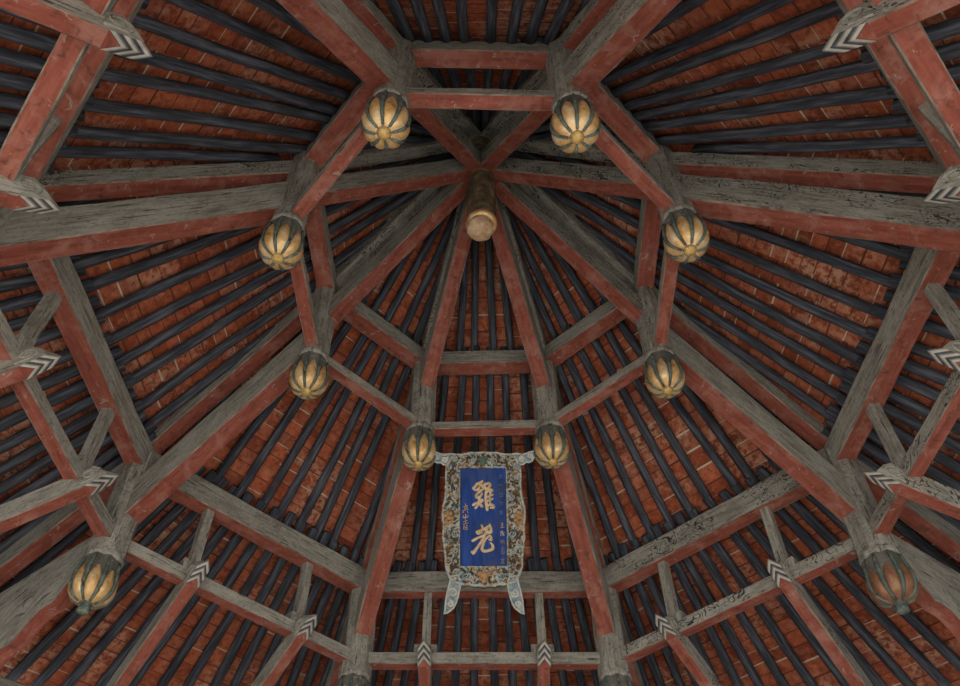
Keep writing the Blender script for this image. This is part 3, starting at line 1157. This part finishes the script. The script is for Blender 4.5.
EAR = [(456, 456), (450, 455), (445, 456.5), (440, 455), (436, 453.5), (433.5, 452.5), (431.5, 455), (432.5, 459), (435, 463), (438, 464.5), (441, 464), (444, 466.5), (448, 467)]
FOOT = [(452, 578), (451, 584), (449.5, 590), (448.5, 594), (447.5, 599), (447, 604), (446.5, 610), (445.8, 614), (449, 613), (452, 610.5), (455, 608), (457.5, 603), (459, 598), (460, 593), (461, 588), (461, 582), (459, 578)]
for sx in (1, -1):
    mx = (lambda x: x) if sx == 1 else (lambda x: 968 - x)
    for nm, ol, curls in (('scroll_ear', EAR, [(437, 458, 3.0), (445, 461, 3.0)]), ('scroll_foot', FOOT, [(454.3, 594.0, 4.4), (451.8, 604.5, 3.2)])):
        e = link(nm, plate([(mx(x), y) for x, y in ol], -0.02, 0.022), SKYC, plaque)
        for cx, cy, r in curls:
            bm = new_bm()
            tube(bm, spiral_pts(mx(cx), cy, r, 1.5, rnd.uniform(0, 6), sx, 0.026), [0.0125 * (1 - 0.45 * q / 22) for q in range(23)], 6)
            link('carved_curl', bm, PALEC, e, True)
        # raised border following the outline
        bm = new_bm()
        ring = [Q(mx(x), y, 0.022) for x, y in ol]
        tube(bm, ring + [ring[0]], 0.0075, 6)
        link('carved_border', bm, PALEC, e, True)


# brushed characters: strokes are ribbons of changing width laid on the board
def stroke(bm, pts, wid):
    """pts in board units; smooth ribbon with rounded ends, slightly domed"""
    P2 = [Vector((x, y, 0)) for x, y in pts]
    fine, ws = [], []
    m = len(P2)
    for q in range(m - 1):
        p0, p1, p2, p3 = P2[max(q - 1, 0)], P2[q], P2[q + 1], P2[min(q + 2, m - 1)]
        for s in range(6):
            t = s / 6
            fine.append(0.5 * ((2 * p1) + (p2 - p0) * t + (2 * p0 - 5 * p1 + 4 * p2 - p3) * t * t + (3 * p1 - p0 - 3 * p2 + p3) * t ** 3))
            ws.append(wid[q] + (wid[q + 1] - wid[q]) * t)
    fine.append(P2[-1])
    ws.append(wid[-1])
    rows = []
    K = len(fine)
    for q, (p, w) in enumerate(zip(fine, ws)):
        d = (fine[min(q + 1, K - 1)] - fine[max(q - 1, 0)])
        d = d.normalized() if d.length > 1e-6 else Vector((1, 0, 0))
        nn = Vector((-d.y, d.x, 0))
        e = 0.55 if q in (0, K - 1) else 1.0
        off = d * (-w * 0.3 if q == 0 else (w * 0.3 if q == K - 1 else 0))
        rows.append([p + off + nn * w / 2 * e * s for s in (-1, -0.5, 0, 0.5, 1)])
    hs = (0.0, 0.006, 0.008, 0.006, 0.0)
    vr = [[bm.verts.new(Q(p.x, p.y, 0.001 + h)) for p, h in zip(r, hs)] for r in rows]
    for r1, r2 in zip(vr, vr[1:]):
        for c in range(4):
            bm.faces.new((r1[c], r1[c + 1], r2[c + 1], r2[c]))
    bm.faces.new(vr[0])
    bm.faces.new(list(reversed(vr[-1])))


def char(name, strokes, mat, ox, oy, k, w):
    """strokes drawn on a finer raster; k raster steps per board unit"""
    bm = new_bm()
    for st in strokes:
        pts, wm = (st, None) if not isinstance(st[0], list) else st
        ww = [w * q for q in wm] if wm else [w * 0.85] + [w] * (len(pts) - 2) + [w * 0.8]
        stroke(bm, [(ox + x / k, oy + y / k) for x, y in pts], [q / k for q in ww])
    link(name, bm, mat, plaque)


K = 11.4375
char('gilt_character', [
    ([(322, 205), (300, 222), (262, 238)], [1.0, 1.0, .9]),
    ([(262, 232), (240, 265), (213, 292)], [1.0, 1.1, 1.1]),
    ([(213, 292), (250, 312), (278, 288), (290, 262)], [.9, .9, 1.0, .8]),
    ([(285, 240), (318, 262), (330, 300)], [1.0, 1.1, .8]),
    ([(330, 300), (292, 318), (268, 340)], [.8, .8, .8]),
    ([(312, 318), (270, 346), (243, 382)], [.9, 1.0, 1.0]),
    ([(243, 382), (262, 402), (300, 380), (316, 352)], [.8, .9, .9, .8]),
    ([(296, 386), (282, 416), (300, 428), (322, 420)], [.8, .9, .9, .8]),
    ([(212, 486), (246, 466), (300, 452), (326, 436)], [1.1, .9, .9, .8]),
    ([(284, 420), (276, 470), (240, 522)], [1.0, 1.0, 1.0]),
    ([(290, 470), (318, 506)], [1.1, 1.1]),
    ([(350, 236), (345, 270), (352, 300)], [1.0, 1.1, 1.0]),
    ([(352, 300), (384, 288), (408, 252), (390, 232), (362, 244)], [1.0, 1.0, 1.1, 1.0, .9]),
    ([(366, 310), (358, 380), (362, 460), (374, 544)], [1.0, 1.0, 1.1, 1.2]),
    ([(372, 335), (412, 306), (436, 322)], [.9, 1.0, .9]),
    ([(372, 392), (410, 376), (438, 364)], [.9, .8, .9]),
    ([(372, 440), (408, 424), (436, 414)], [.9, .8, .9]),
    ([(416, 318), (404, 380), (406, 440), (410, 490)], [.8, .75, .75, .8]),
    ([(372, 500), (404, 482), (436, 488), (448, 512), (410, 516)], [.8, 1.0, 1.1, 1.0, .9])], CREAM, 455, 465, K, 31)
char('gilt_character', [
    ([(308, 142), (322, 178), (326, 205)], [.7, .9, .6]),
    ([(258, 228), (285, 215), (338, 190), (382, 160)], [1.5, 1.2, .9, .9]),
    ([(268, 240), (312, 232)], [1.2, .8]),
    ([(398, 132), (412, 180), (414, 225), (372, 240)], [.5, .9, .9, .6]),
    ([(206, 324), (262, 292), (330, 262), (404, 212)], [1.2, .9, .8, .9]),
    ([(384, 158), (350, 240), (305, 330), (252, 410), (212, 462)], [.9, 1.0, .95, 1.0, 1.6]),
    ([(196, 448), (226, 458)], [1.0, .8]),
    ([(352, 300), (330, 350), (312, 412), (336, 440), (392, 430), (432, 408), (428, 370), (402, 340)], [.8, .9, 1.1, 1.1, 1.1, 1.2, .9, .4]),
    ([(346, 318), (372, 284), (404, 268), (418, 312), (390, 308)], [.6, .8, .9, .9, .6])], CREAM, 455, 515, K, 31)
# signature, three small characters
char('small_character', [[(126, 470), (130, 498)], [(106, 506), (150, 490)], [(118, 508), (118, 545)], [(146, 500), (146, 540)], [(120, 522), (144, 518)], [(92, 552), (160, 536)], [(106, 560), (98, 578)], [(148, 560), (160, 576)]], CREAM, 455, 465, K, 12)
char('small_character', [[(105, 32), (106, 62), (156, 52)], [(155, 28), (156, 52)], [(130, 18), (130, 56)]], CREAM, 455, 515, K, 13)
char('small_character', [[(104, 106), (150, 92)], [(128, 78), (127, 125)], [(98, 136), (158, 118)], [(112, 140), (104, 192)], [(144, 136), (150, 200)], [(112, 158), (142, 152)], [(118, 176), (142, 172)], [(116, 194), (140, 190)]], CREAM, 455, 515, K, 10)
# the inscription down the other edge, faded above and ochre below
fa = [[(508, 8), (552, 4)], [(530, -14), (530, 40)], [(512, 26), (550, 20)], [(514, 42), (552, 38)]]
fb = [[(512, 0), (514, 44)], [(512, 4), (548, 0), (548, 40)], [(516, 20), (546, 17)], [(520, 44), (552, 40)]]
fc = [[(506, 10), (530, 4)], [(518, -10), (512, 44)], [(538, -6), (540, 44)], [(528, 12), (556, 8)], [(530, 28), (554, 24)]]
for q, g in enumerate((fa, fc, fb, fc, fa)):
    char('small_character', g, PALE, 455, 477 + q * 9.1, K, 9)
char('small_character', [[(526, 148), (554, 144)], [(540, 120), (542, 174)], [(530, 128), (552, 124)], [(520, 176), (562, 170)]], CREAM, 455, 515, K, 9)
char('small_character', [[(518, 226), (540, 220)], [(530, 214), (524, 258)], [(546, 212), (542, 240), (566, 262)], [(562, 230), (546, 262)], [(518, 264), (566, 260)]], CREAM, 455, 515, K, 9)
char('small_character', [[(524, 310), (522, 366)], [(540, 318), (544, 352)], [(556, 308), (564, 362)], [(530, 336), (552, 326)]], OCHRE, 455, 515, K, 10)
char('small_character', [[(528, 408), (556, 400)], [(540, 392), (542, 440)], [(524, 424), (562, 418)], [(530, 438), (530, 470), (558, 466), (558, 436)], [(532, 452), (556, 450)]], OCHRE, 455, 515, K, 9)
char('small_character', [[(540, 505), (542, 530)], [(522, 535), (562, 530)], [(532, 542), (536, 566)], [(552, 540), (548, 566)], [(518, 576), (566, 572)]], OCHRE, 455, 515, K, 10)
